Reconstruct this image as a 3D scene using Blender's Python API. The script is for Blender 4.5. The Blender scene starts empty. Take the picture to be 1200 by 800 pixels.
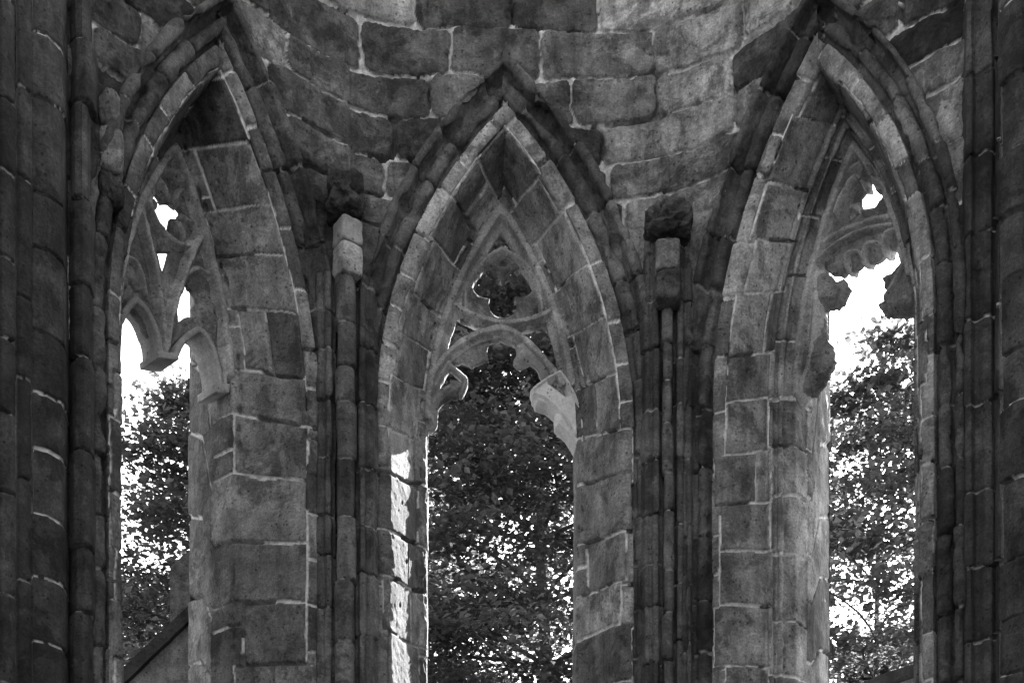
import bpy, math, random
import numpy as np
from mathutils import Vector

random.seed(11)
rng = np.random.default_rng(11)
scene = bpy.context.scene
COL = scene.collection
EYE = 1.65
F = 1500.0            # focal length in photo pixels (1200 wide)
YH = 1300.0           # eye-level line, far below the frame (shift lens)
R_ = math.radians

# ------------------------------------------------------------------ noise
_T = rng.random(1 << 16)

def vnoise(P, seed=0):
    P = np.asarray(P, float)
    I = np.floor(P).astype(np.int64)
    f = P - I
    f = f * f * (3 - 2 * f)
    out = np.zeros(P.shape[:-1])
    for dx in (0, 1):
        wx = f[..., 0] if dx else 1 - f[..., 0]
        for dy in (0, 1):
            wy = f[..., 1] if dy else 1 - f[..., 1]
            for dz in (0, 1):
                wz = f[..., 2] if dz else 1 - f[..., 2]
                h = ((I[..., 0] + dx) * 73856093) ^ ((I[..., 1] + dy) * 19349663) ^ ((I[..., 2] + dz) * 83492791) ^ (seed * 2654435)
                h = (h ^ (h >> 13)) & 0xFFFF
                out += wx * wy * wz * _T[h]
    return out * 2 - 1

def fbm(P, scale, octv=3, seed=0):
    P = np.asarray(P, float)
    a, s, tot = 1.0, 0.0, 0
    for o in range(octv):
        tot = tot + a * vnoise(P * scale * 2 ** o + 17.3 * o, seed + o)
        s += a
        a *= 0.5
    return tot / s

def hash01(*ints):
    h = 0
    mult = (73856093, 19349663, 83492791, 50331653)
    for i, m in zip(ints, mult):
        h = h ^ (np.asarray(i).astype(np.int64) * m)
    h = (h ^ (h >> 11)) * 2654435761 & 0xFFFFFFFF
    return _T[(h ^ (h >> 15)) & 0xFFFF]

def sstep(a, b, x):
    t = np.clip((x - a) / (b - a), 0, 1)
    return t * t * (3 - 2 * t)

# ------------------------------------------------------------------ objects
def tag(o, label=None, cat=None, group=None, kind=None):
    if label: o['label'] = label
    if cat: o['category'] = cat
    if group: o['group'] = group
    if kind: o['kind'] = kind
    return o

def empty(name, loc=(0, 0, 0), **kw):
    o = bpy.data.objects.new(name, None)
    o.empty_display_size = 0.3
    o.location = loc
    COL.objects.link(o)
    if kw: o['kind'] = 'thing'
    return tag(o, **kw)

def mesh_obj(name, V, faces, mat, parent=None, attrs=None, smooth=True):
    """V (n,3) world coords, faces (m,4) or (m,3) or list of arrays."""
    me = bpy.data.meshes.new(name)
    V = np.ascontiguousarray(V, np.float32)
    fl = faces if isinstance(faces, list) else [faces]
    fl = [np.asarray(f, np.int32) for f in fl if len(f)]
    if parent is not None:
        V = V - np.array(parent_world(parent), np.float32)
    me.vertices.add(len(V))
    me.vertices.foreach_set('co', V.ravel())
    nl = sum(f.size for f in fl)
    me.loops.add(nl)
    me.loops.foreach_set('vertex_index', np.concatenate([f.ravel() for f in fl]))
    npoly = sum(len(f) for f in fl)
    me.polygons.add(npoly)
    tot = np.concatenate([np.full(len(f), f.shape[1], np.int32) for f in fl])
    st = np.concatenate([[0], np.cumsum(tot)[:-1]]).astype(np.int32)
    me.polygons.foreach_set('loop_start', st)
    me.polygons.foreach_set('loop_total', tot)
    me.polygons.foreach_set('use_smooth', np.full(npoly, smooth, bool))
    if attrs:
        for k, a in attrs.items():
            at = me.attributes.new(k, 'FLOAT', 'POINT')
            at.data.foreach_set('value', np.ascontiguousarray(a, np.float32).ravel())
    me.update(calc_edges=True)
    me.materials.append(mat)
    o = bpy.data.objects.new(name, me)
    COL.objects.link(o)
    if parent is not None:
        o.parent = parent
    return o

def parent_world(p):
    v = Vector((0, 0, 0))
    while p is not None:
        v += Vector(p.location)
        p = p.parent
    return v

def grid_faces(ni, nj, flip=False, mask=None):
    i, j = np.meshgrid(np.arange(ni - 1), np.arange(nj - 1), indexing='ij')
    a = i * nj + j
    q = np.stack([a, a + 1, a + nj + 1, a + nj], -1)
    if flip: q = q[..., ::-1]
    if mask is not None: q = q[mask]
    return q.reshape(-1, 4)

def grid_normals(P):
    di = np.gradient(P, axis=0)
    dj = np.gradient(P, axis=1)
    n = np.cross(di, dj)
    return n / np.maximum(np.linalg.norm(n, axis=-1, keepdims=True), 1e-9)

def join_parts(parts):
    """list of (V, F) -> V, F (quads)"""
    Vs, Fs, off = [], [], 0
    for V, Fq in parts:
        Vs.append(V); Fs.append(np.asarray(Fq) + off); off += len(V)
    return np.concatenate(Vs), np.concatenate(Fs)

# ------------------------------------------------------------------ materials
def new_mat(name):
    m = bpy.data.materials.new(name)
    m.use_nodes = True
    nt = m.node_tree
    nt.nodes.clear()
    return m, nt, nt.nodes, nt.links

def stone_material(name, base=0.2, contrast=1.0, mortar=0.42, use_attr=True, bump=1.0, crust=0.75, grain=1.0):
    m, nt, N, L = new_mat(name)
    out = N.new('ShaderNodeOutputMaterial')
    b = N.new('ShaderNodeBsdfPrincipled')
    b.inputs['Roughness'].default_value = 0.92
    b.inputs['Specular IOR Level'].default_value = 0.2
    L.new(b.outputs[0], out.inputs[0])
    geo = N.new('ShaderNodeNewGeometry')
    def noise(scale, detail, rough=0.6, vec=None, dist=0.0):
        n = N.new('ShaderNodeTexNoise')
        n.inputs['Scale'].default_value = scale
        n.inputs['Detail'].default_value = detail
        n.inputs['Roughness'].default_value = rough
        n.inputs['Distortion'].default_value = dist
        L.new(vec if vec is not None else geo.outputs['Position'], n.inputs['Vector'])
        return n.outputs['Fac']
    def mapr(v, a, b_, c, d, clamp=True):
        r = N.new('ShaderNodeMapRange')
        r.clamp = clamp
        for i, x in enumerate((a, b_, c, d)): r.inputs[i + 1].default_value = x
        L.new(v, r.inputs[0])
        return r.outputs[0]
    def math_(op, a, b_=None):
        n = N.new('ShaderNodeMath'); n.operation = op
        for k, v in enumerate((a, b_)):
            if v is None: continue
            if isinstance(v, (int, float)): n.inputs[k].default_value = v
            else: L.new(v, n.inputs[k])
        return n.outputs[0]
    def mix(fac, a, b_):
        n = N.new('ShaderNodeMix'); n.data_type = 'FLOAT'
        if isinstance(fac, (int, float)): n.inputs[0].default_value = fac
        else: L.new(fac, n.inputs[0])
        for k, v in ((2, a), (3, b_)):
            if isinstance(v, (int, float)): n.inputs[k].default_value = v
            else: L.new(v, n.inputs[k])
        return n.outputs[0]
    stretch = N.new('ShaderNodeMapping')
    stretch.inputs['Scale'].default_value = (1, 1, 0.16)
    L.new(geo.outputs['Position'], stretch.inputs['Vector'])
    bed = N.new('ShaderNodeMapping')                 # bedding and tool marks lie nearly level
    bed.inputs['Rotation'].default_value = (0.15, 0.2, 0.4)
    bed.inputs['Scale'].default_value = (0.6, 0.6, 1.6)
    L.new(geo.outputs['Position'], bed.inputs['Vector'])
    big = mapr(noise(0.9, 3, 0.55), 0.35, 0.66, 1 - 0.5 * contrast, 1 + 0.45 * contrast)
    mid = mapr(noise(3.6, 9, 0.78, dist=0.3), 0.36, 0.64, 1 - 0.42 * contrast, 1 + 0.36 * contrast)
    fine = mapr(noise(34.0, 6, 0.8), 0.37, 0.64, 1 - 0.34 * grain, 1 + 0.32 * grain)
    tool = mapr(noise(26.0, 5, 0.7, bed.outputs[0]), 0.38, 0.62, 1 - 0.12 * grain, 1 + 0.12 * grain)
    streak = mapr(noise(8.0, 6, 0.65, stretch.outputs[0]), 0.46, 0.64, 1.02, 1 - 0.34 * contrast)
    v = math_('MULTIPLY', big, mid)
    v = math_('MULTIPLY', v, fine)
    v = math_('MULTIPLY', v, tool)
    v = math_('MULTIPLY', v, streak)
    v = math_('MULTIPLY', v, base)
    # dark crust in ragged patches, sharp edged
    cr = mapr(noise(1.7, 10, 0.74, dist=0.5), 0.505, 0.56, 0.0, crust)
    v = mix(cr, v, math_('MULTIPLY', v, 0.42))
    # pits: small dark specks
    vd = N.new('ShaderNodeTexVoronoi'); vd.inputs['Scale'].default_value = 12.0
    L.new(geo.outputs['Position'], vd.inputs['Vector'])
    pd = mapr(vd.outputs['Distance'], 0.12, 0.24, 0.85, 0.0)
    pm = mapr(noise(2.9, 3, 0.6), 0.45, 0.54, 0.0, 1.0)
    v = mix(math_('MULTIPLY', pd, pm), v, math_('MULTIPLY', v, 0.25))
    # pale lichen / lime patches
    pl = mapr(noise(2.7, 9, 0.74, dist=0.4), 0.625, 0.66, 0.0, 0.6)
    v = mix(pl, v, math_('MULTIPLY', v, 2.0))
    if use_attr:
        t = N.new('ShaderNodeAttribute'); t.attribute_name = 'tone'
        mo = N.new('ShaderNodeAttribute'); mo.attribute_name = 'mortar'
        v = math_('MULTIPLY', v, t.outputs['Fac'])
        mc = math_('MULTIPLY', mapr(noise(13.0, 7, 0.78), 0.36, 0.62, 0.5, 1.25), mortar)
        v = mix(mo.outputs['Fac'], v, mc)
    v = math_('MAXIMUM', v, 0.012)
    comb = N.new('ShaderNodeCombineColor')
    for k in range(3): L.new(v, comb.inputs[k])
    L.new(comb.outputs[0], b.inputs['Base Color'])
    # relief: pits, grain
    vor = N.new('ShaderNodeTexVoronoi'); vor.inputs['Scale'].default_value = 34
    L.new(geo.outputs['Position'], vor.inputs['Vector'])
    pit = mapr(vor.outputs['Distance'], 0.0, 0.28, 0.0, 1.0)
    h = math_('ADD', math_('MULTIPLY', noise(11, 10, 0.75), 0.7), math_('MULTIPLY', noise(42, 6, 0.75), 0.6))
    h = math_('ADD', h, math_('MULTIPLY', pit, 0.12))
    bp = N.new('ShaderNodeBump')
    bp.inputs['Strength'].default_value = 0.75 * bump
    bp.inputs['Distance'].default_value = 0.03
    L.new(h, bp.inputs['Height'])
    L.new(bp.outputs[0], b.inputs['Normal'])
    return m

M_ASHLAR = stone_material('weathered_ashlar', 0.20, 0.8, 0.58, crust=0.8, grain=1.1, bump=0.85)
M_RUBBLE = stone_material('rough_wall_stone', 0.25, 1.0, 0.62, crust=0.85, bump=2.2)
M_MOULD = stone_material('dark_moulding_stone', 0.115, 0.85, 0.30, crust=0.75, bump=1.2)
M_TRACERY = stone_material('tracery_stone', 0.29, 0.55, use_attr=False, crust=0.5, bump=0.9)
M_CUSP = stone_material('dark_tracery_stone', 0.17, 0.7, use_attr=False, crust=0.8, bump=1.2)
M_ASHLAR2 = stone_material('loose_ashlar', 0.17, 0.8, use_attr=False)
M_COPING = stone_material('shade_dark_coping', 0.03, 0.6, use_attr=False)  # coping base set near black to carry the shade on its front
M_NEW = stone_material('fresh_cut_stone', 0.48, 0.3, use_attr=False, crust=0.15, bump=0.5, grain=0.5)
M_NEWGREY = stone_material('replacement_stone', 0.26, 0.4, use_attr=False, crust=0.3, bump=0.8, grain=0.6)
M_BLACK = stone_material('soot_black_stone', 0.07, 1.0, use_attr=False, crust=0.8, bump=1.6)
M_PLAIN = stone_material('plain_old_masonry', 0.16, 0.9, use_attr=False, crust=0.6, bump=1.2)

def leaf_material(name, v, trans):
    m, nt, N, L = new_mat(name)
    out = N.new('ShaderNodeOutputMaterial')
    d = N.new('ShaderNodeBsdfDiffuse'); t = N.new('ShaderNodeBsdfTranslucent'); g = N.new('ShaderNodeBsdfGlossy')
    g.inputs['Roughness'].default_value = 0.35
    at = N.new('ShaderNodeAttribute'); at.attribute_name = 'tone'
    mu = N.new('ShaderNodeMath'); mu.operation = 'MULTIPLY'; mu.inputs[1].default_value = v
    L.new(at.outputs['Fac'], mu.inputs[0])
    c = N.new('ShaderNodeCombineColor')
    for k in range(3): L.new(mu.outputs[0], c.inputs[k])
    L.new(c.outputs[0], d.inputs['Color']); L.new(c.outputs[0], t.inputs['Color'])
    g.inputs['Color'].default_value = (0.5, 0.5, 0.5, 1)
    m1 = N.new('ShaderNodeMixShader'); m1.inputs[0].default_value = trans
    L.new(d.outputs[0], m1.inputs[1]); L.new(t.outputs[0], m1.inputs[2])
    m2 = N.new('ShaderNodeMixShader'); m2.inputs[0].default_value = 0.06
    L.new(m1.outputs[0], m2.inputs[1]); L.new(g.outputs[0], m2.inputs[2])
    L.new(m2.outputs[0], out.inputs[0])
    return m

M_LEAF = leaf_material('beech_leaves', 0.085, 0.55)
M_LEAF_PALE = leaf_material('pale_backlit_leaves', 0.13, 0.6)
M_LEAF2 = leaf_material('spruce_sprays', 0.055, 0.2)

def plain_noise_material(name, a, b, scale):
    m, nt, N, L = new_mat(name)
    out = N.new('ShaderNodeOutputMaterial')
    bs = N.new('ShaderNodeBsdfPrincipled'); bs.inputs['Roughness'].default_value = 0.95
    n = N.new('ShaderNodeTexNoise'); n.inputs['Scale'].default_value = scale; n.inputs['Detail'].default_value = 8
    geo = N.new('ShaderNodeNewGeometry'); L.new(geo.outputs['Position'], n.inputs['Vector'])
    r = N.new('ShaderNodeValToRGB')
    r.color_ramp.elements[0].color = (a, a, a, 1); r.color_ramp.elements[1].color = (b, b, b, 1)
    r.color_ramp.elements[0].position = 0.3; r.color_ramp.elements[1].position = 0.7
    L.new(n.outputs['Fac'], r.inputs[0]); L.new(r.outputs[0], bs.inputs['Base Color'])
    bp = N.new('ShaderNodeBump'); bp.inputs['Distance'].default_value = 0.03
    L.new(n.outputs['Fac'], bp.inputs['Height']); L.new(bp.outputs[0], bs.inputs['Normal'])
    L.new(bs.outputs[0], out.inputs[0])
    return m

M_BARK = plain_noise_material('bark', 0.025, 0.07, 14)
M_GROUND = plain_noise_material('grass_and_earth', 0.07, 0.16, 0.8)
M_FLOOR = plain_noise_material('trodden_gravel', 0.10, 0.20, 3.0)

# ------------------------------------------------------------------ plan of the apse
V1 = np.array([-2.173, 16.30]); V2 = np.array([2.037, 16.52])
def rot(a): return np.array([math.cos(R_(a)), math.sin(R_(a))])
V0 = V1 - 3.75 * rot(48)
V3 = V2 + 4.10 * np.array([math.cos(R_(42)), -math.sin(R_(42))])

HEAD = {'centre': (16.45, 16.45), 'left': (14.0, 16.35), 'right': (16.35, 14.3)}
class Bay:
    """one wall bay: u along the wall (to the right), w outward, z up"""
    def __init__(s, A, B, uc_from_A, a, zs, c_over_a, dz):
        s.dz = dz                               # the outer arch springs this much higher
        s.A, s.B = A, B
        s.L = np.linalg.norm(B - A)
        s.e = (B - A) / s.L
        s.n = np.array([-s.e[1], s.e[0]])       # outward (away from camera)
        s.C = A + s.e * uc_from_A
        s.ul, s.ur = -uc_from_A, s.L - uc_from_A
        s.a, s.zs = a, zs
        s.c = a * c_over_a
        s.R = s.c + a
    def pt(s, u, z, w):
        u, z, w = np.broadcast_arrays(np.asarray(u, float), np.asarray(z, float), np.asarray(w, float))
        return np.stack([s.C[0] + u * s.e[0] + w * s.n[0], s.C[1] + u * s.e[1] + w * s.n[1], z], -1)
    def back(s, px, py, w):
        """a photo point carried onto the plane at depth w of this bay -> (u, z)"""
        d = np.array([(px - 600) / F, 1.0])
        o = s.C + s.n * w
        t = (o @ s.n) / (d @ s.n)
        P = d * t
        return (P - s.C) @ s.e, EYE + (YH - py) / F * t
    def inside(s, u, z, q, dz=0.0):
        """signed distance-like: >0 inside the arch offset inwards by q"""
        R, au = s.R - q, np.abs(u)
        jam = (s.a - q) - au
        rr = R - np.hypot(au + s.c, z - s.zs - dz)
        return np.where(z < s.zs + dz, jam, rr)

ZS = 8.86 + EYE
BAYS = {
    'centre': Bay(V1, V2, 2.09, 1.46, ZS, 2.83, 0.9),
    'left': Bay(V0, V1, 3.75 - 1.79, 1.27, ZS - 0.22, 3.4, 2.1),
    'right': Bay(V2, V3, 2.07, 1.25, ZS + 0.0, 3.50, 2.1),
}
ZB = 4.35 + EYE - 1.2        # bottom of the modelled jambs (sill)
ZT = 13.9              # wall head
WT = 2.2                     # wall thickness

# profile of a window surround, (q inward from splay edge, w outward)
def arc(cx, cy, r, a0, a1, n):
    return [(cx + r * math.cos(R_(a0 + (a1 - a0) * k / (n - 1))), cy + r * math.sin(R_(a0 + (a1 - a0) * k / (n - 1)))) for k in range(n)]
PROF_HOOD = ([(-0.60, 0.10), (-0.60, -0.05)] + arc(-0.545, -0.065, 0.055, 180, 330, 7) +
             [(-0.49, 0.0), (-0.47, 0.07), (-0.42, 0.085)] +
             arc(-0.335, 0.065, 0.085, 170, 335, 12) + [(-0.245, 0.10), (-0.22, 0.11), (-0.17, 0.13)])
PROF_SPLAY = [(-0.20, 0.15), (-0.20, 0.03), (-0.10, 0.045), (-0.02, 0.07), (0.0, 0.09), (0.15, 0.46)]
PROF_JAMB = {'plain': PROF_SPLAY + [(0.265, 0.76), (0.28, 0.80), (0.30, 0.84), (0.36, 0.93), (0.44, 1.00), (0.445, 1.10), (0.445, 1.45), (0.40, 1.70), (0.27, WT)],
             'rolled': PROF_SPLAY + [(0.20, 0.60), (0.215, 0.65)] + arc(0.265, 0.665, 0.04, 200, 350, 6) + [(0.275, 0.73), (0.29, 0.77)] +
             arc(0.335, 0.79, 0.035, 200, 350, 6) + [(0.35, 0.85), (0.40, 0.95), (0.44, 1.00), (0.445, 1.10), (0.445, 1.45), (0.40, 1.70), (0.27, WT)]}

def resample(pts, step):
    P = np.array(pts, float)
    d = np.concatenate([[0], np.cumsum(np.linalg.norm(np.diff(P, axis=0), axis=1))])
    n = int(d[-1] / step) + 1
    x = np.linspace(0, d[-1], n + 1)
    return np.stack([np.interp(x, d, P[:, 0]), np.interp(x, d, P[:, 1])], 1), x

def courses(lo, hi, mean, jit, r):
    t = [lo]
    while t[-1] < hi:
        t.append(t[-1] + mean * (1 + jit * (r.random() * 2 - 1)))
    return np.array(t)

LIFT = 0.33     # the inner arch springs a little higher than the outer orders
def sweep_side(bay, sg, prof, step_p, step_t, l0=0.0):
    """sweeps a profile up one jamb and over to the apex: grid of points + (q, l, t)"""
    pr, ll = resample(prof, step_p)
    q, w = pr[:, 0], pr[:, 1]
    zj = np.arange(ZB, bay.zs, step_t)
    thm = np.arccos(np.clip(bay.c / (bay.R - q), -1, 1))
    thm = thm + 0.035 / (bay.R * np.sin(thm))          # a little past the crown, into the other half
    na = int(bay.R * thm.max() / step_t)
    tau = np.linspace(0, 1, na)
    U = np.empty((len(q), len(zj) + na)); Z = np.empty_like(U); T = np.empty_like(U)
    U[:, :len(zj)] = (bay.a - q)[:, None]; Z[:, :len(zj)] = zj[None]; T[:, :len(zj)] = zj[None]
    th = tau[None] * thm[:, None]
    U[:, len(zj):] = -bay.c + (bay.R - q)[:, None] * np.cos(th)
    Z[:, len(zj):] = bay.zs + (bay.R - q)[:, None] * np.sin(th)
    T[:, len(zj):] = bay.zs + bay.R * th
    lift = np.interp(w, [0.1, 0.95, 1.40, 1.70, WT], [0, LIFT, LIFT, max(LIFT, 0.78 * bay.dz), bay.dz])[:, None]
    nzj = len(zj)
    Z[:, :nzj] += lift * ((zj - ZB) / (bay.zs - ZB))[None] ** 2
    Z[:, nzj:] += lift
    Wd = np.repeat(w[:, None], U.shape[1], 1)
    Lp = np.repeat((ll + l0)[:, None], U.shape[1], 1)
    return sg * U, Z, Wd, Lp, T

def relief(P, N, dist, tone_id, hole=None, rough=0.006, joint_w=0.014, deep=0.022, chip=1.0, seed=0, lvl=0.006, gap=0.25):
    """displaces P along N: sunk joints, worn arrises, block-to-block steps. returns P, mortar"""
    n1 = fbm(P, 5.0, 3, seed + 5)
    n2 = fbm(P, 19.0, 3, seed + 9)
    jw = joint_w * np.clip(1 + 0.9 * n1 + 0.9 * fbm(P, 1.1, 2, seed + 15), 0.35, 3)
    wear = 0.05 * chip * np.clip(0.4 + n1, 0.05, 1)
    h = rough * 1.4 * n1 + rough * n2
    h = h + (hash01(tone_id, seed + 77) - 0.5) * 2 * lvl
    dd = dist + 0.006 * n2
    h = h - 0.010 * chip * (1 - sstep(0, 1, dd / np.maximum(wear, 1e-4)))
    empty_j = (fbm(P, 1.7, 2, seed + 31) + 0.35 * n1 > gap).astype(float)     # mortar washed out
    rel = dd / np.maximum(jw, 1e-4)
    inj = 1 - sstep(0.7, 1.5, rel)
    h = h - inj * deep * (0.75 + 0.9 * empty_j) + (1 - sstep(0.3, 0.95, rel)) * deep * 0.55 * (1 - empty_j)
    if hole is not None:
        h = h - hole
    mortar = (1 - sstep(0.75, 1.15, rel)) * (1 - 0.9 * empty_j)
    return P + N * h[..., None], mortar, h

def line_dist(x, bounds):
    """index of the interval and distance to its nearest bound"""
    k = np.clip(np.searchsorted(bounds, x) - 1, 0, len(bounds) - 2)
    return k, np.minimum(x - bounds[k], bounds[k + 1] - x)

def build_surround(name, bay, root, r, hood_tone, band_boost, prof='plain'):
    for sg in (-1, 1):
        sid = 1 if sg > 0 else 2
        seed = {'centre': 100, 'left': 200, 'right': 300}[name] + sid
        # ---- hood and outer rolls
        U, Z, W, L_, T = sweep_side(bay, sg, PROF_HOOD, 0.014, 0.018)
        P = bay.pt(U, Z, W)
        N = grid_normals(P) * (1 if sg < 0 else -1)
        if (N[:, 5] @ np.array([*(-bay.n), 0])).mean() < 0: N = -N
        cs = courses(ZB - 0.3, 16, 0.74, 0.25, r)
        wob = 0.03 * fbm(P, 3, 2, seed)
        k, d = line_dist(T + wob, cs)
        # far end bit of each stone slips a little sideways
        slip = (hash01(k, seed + 3) - 0.5) * 0.05
        tone = hood_tone * (0.55 + 0.75 * hash01(k, seed))
        P2, mo, h = relief(P, N, d, k, rough=0.010, joint_w=0.009, deep=0.03, chip=2.4, seed=seed, lvl=0.02, gap=-0.02)
        big = fbm(P, 2.2, 3, seed + 50)
        P2 = P2 - N * (0.075 * np.clip(big - 0.18, 0, 1) / 0.4 + 0.05 * np.clip(fbm(P, 6, 3, seed + 52) - 0.2, 0, 1))[..., None] * (0.25 + 0.75 * (1 - sstep(T.max() - 0.5, T.max() - 0.2, T)))[..., None]
        top = 1 - sstep(T.max() - 0.55, T.max() - 0.25, T)
        sx = (hash01(k, seed + 61) - 0.5) * 0.035 * top
        P2[..., 0] += sx * bay.e[0]; P2[..., 1] += sx * bay.e[1]; P2[..., 2] += (hash01(k, seed + 62) - 0.5) * 0.02 * top
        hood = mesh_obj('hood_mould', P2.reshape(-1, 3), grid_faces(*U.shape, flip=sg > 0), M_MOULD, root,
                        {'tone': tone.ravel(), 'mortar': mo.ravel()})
        # ---- band, splay, inner rolls, outer reveal
        U, Z, W, L_, T = sweep_side(bay, sg, PROF_JAMB[prof], 0.016, 0.018, l0=-0.32)
        P = bay.pt(U, Z, W)
        N = grid_normals(P)
        if (N[:, 5] @ np.array([*(-bay.n), 0]))[:20].mean() < 0: N = -N
        wob = 0.045 * fbm(P, 1.6, 2, seed + 1)
        wobp = 0.03 * fbm(P, 2.3, 2, seed + 2)
        csB = courses(ZB - 0.2, 16, 0.66, 0.18, r)
        csA = courses(ZB - 0.4, 16, 0.60, 0.3, r)
        csC = courses(ZB - 0.5, 16, 0.70, 0.2, r)
        kB, dB = line_dist(T + wob, csB)
        kA, dA = line_dist(T + wob, csA)
        kC, dC = line_dist(T + wob, csC)
        Lw = L_ + wobp
        r1 = hash01(kB, seed + 11)
        pAB = np.where(r1 < 0.5, -0.19, np.where(r1 < 0.8, -0.02, -0.10))
        in_arch = T > bay.zs + 0.1
        pAB = np.where(in_arch, np.where(r1 < 0.8, -0.01, 0.10), pAB)
        r2 = hash01(kB, seed + 12)
        pBC = np.where(r2 < 0.26, 0.42 + 0.3 * r1, 9.0)
        pCD = {'plain': 0.86, 'rolled': 0.66}[prof] + 0.25 * (hash01(kB, seed + 13) - 0.3)
        if prof == 'plain': pCD = np.where(hash01(kB, seed + 14) < 0.65, 9.5, pCD)
        zoneA = Lw < pAB
        zoneE = L_ > 1.47
        zoneD = (Lw > pCD) & ~zoneE
        csE = courses(ZB - 0.3, 16, 0.62, 0.25, r)
        kE, dE = line_dist(T + wob, csE)
        zoneC = (Lw > pBC) & ~zoneD & ~zoneE
        d = np.where(zoneA, np.minimum(dA, pAB - Lw),
            np.where(zoneD, np.minimum(dC, Lw - pCD),
            np.where(zoneC, np.minimum(dB, Lw - pBC), np.minimum(np.minimum(dB, np.abs(Lw - pAB)), np.minimum(np.abs(pBC - Lw), np.abs(pCD - Lw))))))
        d = np.where(zoneE, dE, d)
        bid = np.where(zoneE, kE + 4000, 0)
        bid = np.where(zoneE, bid, np.where(zoneA, kA + 1000, np.where(zoneD, kC + 2000, np.where(zoneC, kB + 3000, kB))))
        tone = (0.45 + 0.85 * hash01(bid, seed + 4)) * (0.82 if name == 'left' else 1.0)  # left bay toned darker to stand for its weaker light
        tone = np.where(zoneA & in_arch, tone * band_boost, tone)
        # lewis / dowel holes near the middle of the blocks
        kb = kB
        tc = 0.5 * (csB[kb] + csB[kb + 1]) + (hash01(bid, seed + 21) - .5) * 0.24
        lc = 0.30 + 0.45 * hash01(bid, seed + 22)
        rr = np.hypot(T + wob - tc, Lw - lc)
        hr = 0.018 + 0.016 * hash01(bid, seed + 23)
        hole = 0.035 * (1 - sstep(0.5, 1.2, rr / hr)) * (hash01(bid, seed + 24) < 0.7)
        cell = np.floor(T / 0.23).astype(int)
        ct = (cell + 0.3 + 0.4 * hash01(cell, seed + 31)) * 0.23
        fl = {'plain': 0.93, 'rolled': 0.99}[prof] + 0.03 * hash01(cell, seed + 32)
        rs = np.hypot((T - ct) / (0.03 + 0.06 * hash01(cell, seed + 33)), (Lw - wobp * 0.6 - fl) / 0.022)
        hole = np.maximum(hole, 0.07 * (1 - sstep(0.5, 1.1, rs)) * (hash01(cell, seed + 34) < 0.62) * (Z > bay.zs - 1.0))
        P2, mo, h = relief(P, N, d, bid, hole, rough=0.0065, joint_w=0.014, deep=0.04, chip=1.4, seed=seed + 40, lvl=0.012, gap=0.16)
        arris = np.exp(-(Lw / 0.05) ** 2) * np.clip(fbm(P, 4.5, 3, seed + 70) + 0.1, 0, 1) * 0.05
        P2 = P2 - N * arris[..., None]
        # broken arris at the inner edge where the tracery tore away
        low = (Z < bay.zs + 0.2)
        edge = np.exp(-((L_ - 1.03) / 0.035) ** 2) * np.clip(np.abs(fbm(P, 4.3, 4, seed + 60)) * 2 - 0.2, 0, 1) * 0.07 * low
        P2 = P2 - N * edge[..., None]
        # keep each half on its own side of the crown line
        uu = (P2[..., :2] - bay.C) @ bay.e
        bad = np.where(sg * uu < -0.03, -uu - sg * 0.03, 0)
        P2[..., 0] += bad * bay.e[0]; P2[..., 1] += bad * bay.e[1]
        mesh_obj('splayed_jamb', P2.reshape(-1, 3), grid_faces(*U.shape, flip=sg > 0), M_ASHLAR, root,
                 {'tone': tone.ravel(), 'mortar': mo.ravel()})

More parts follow.
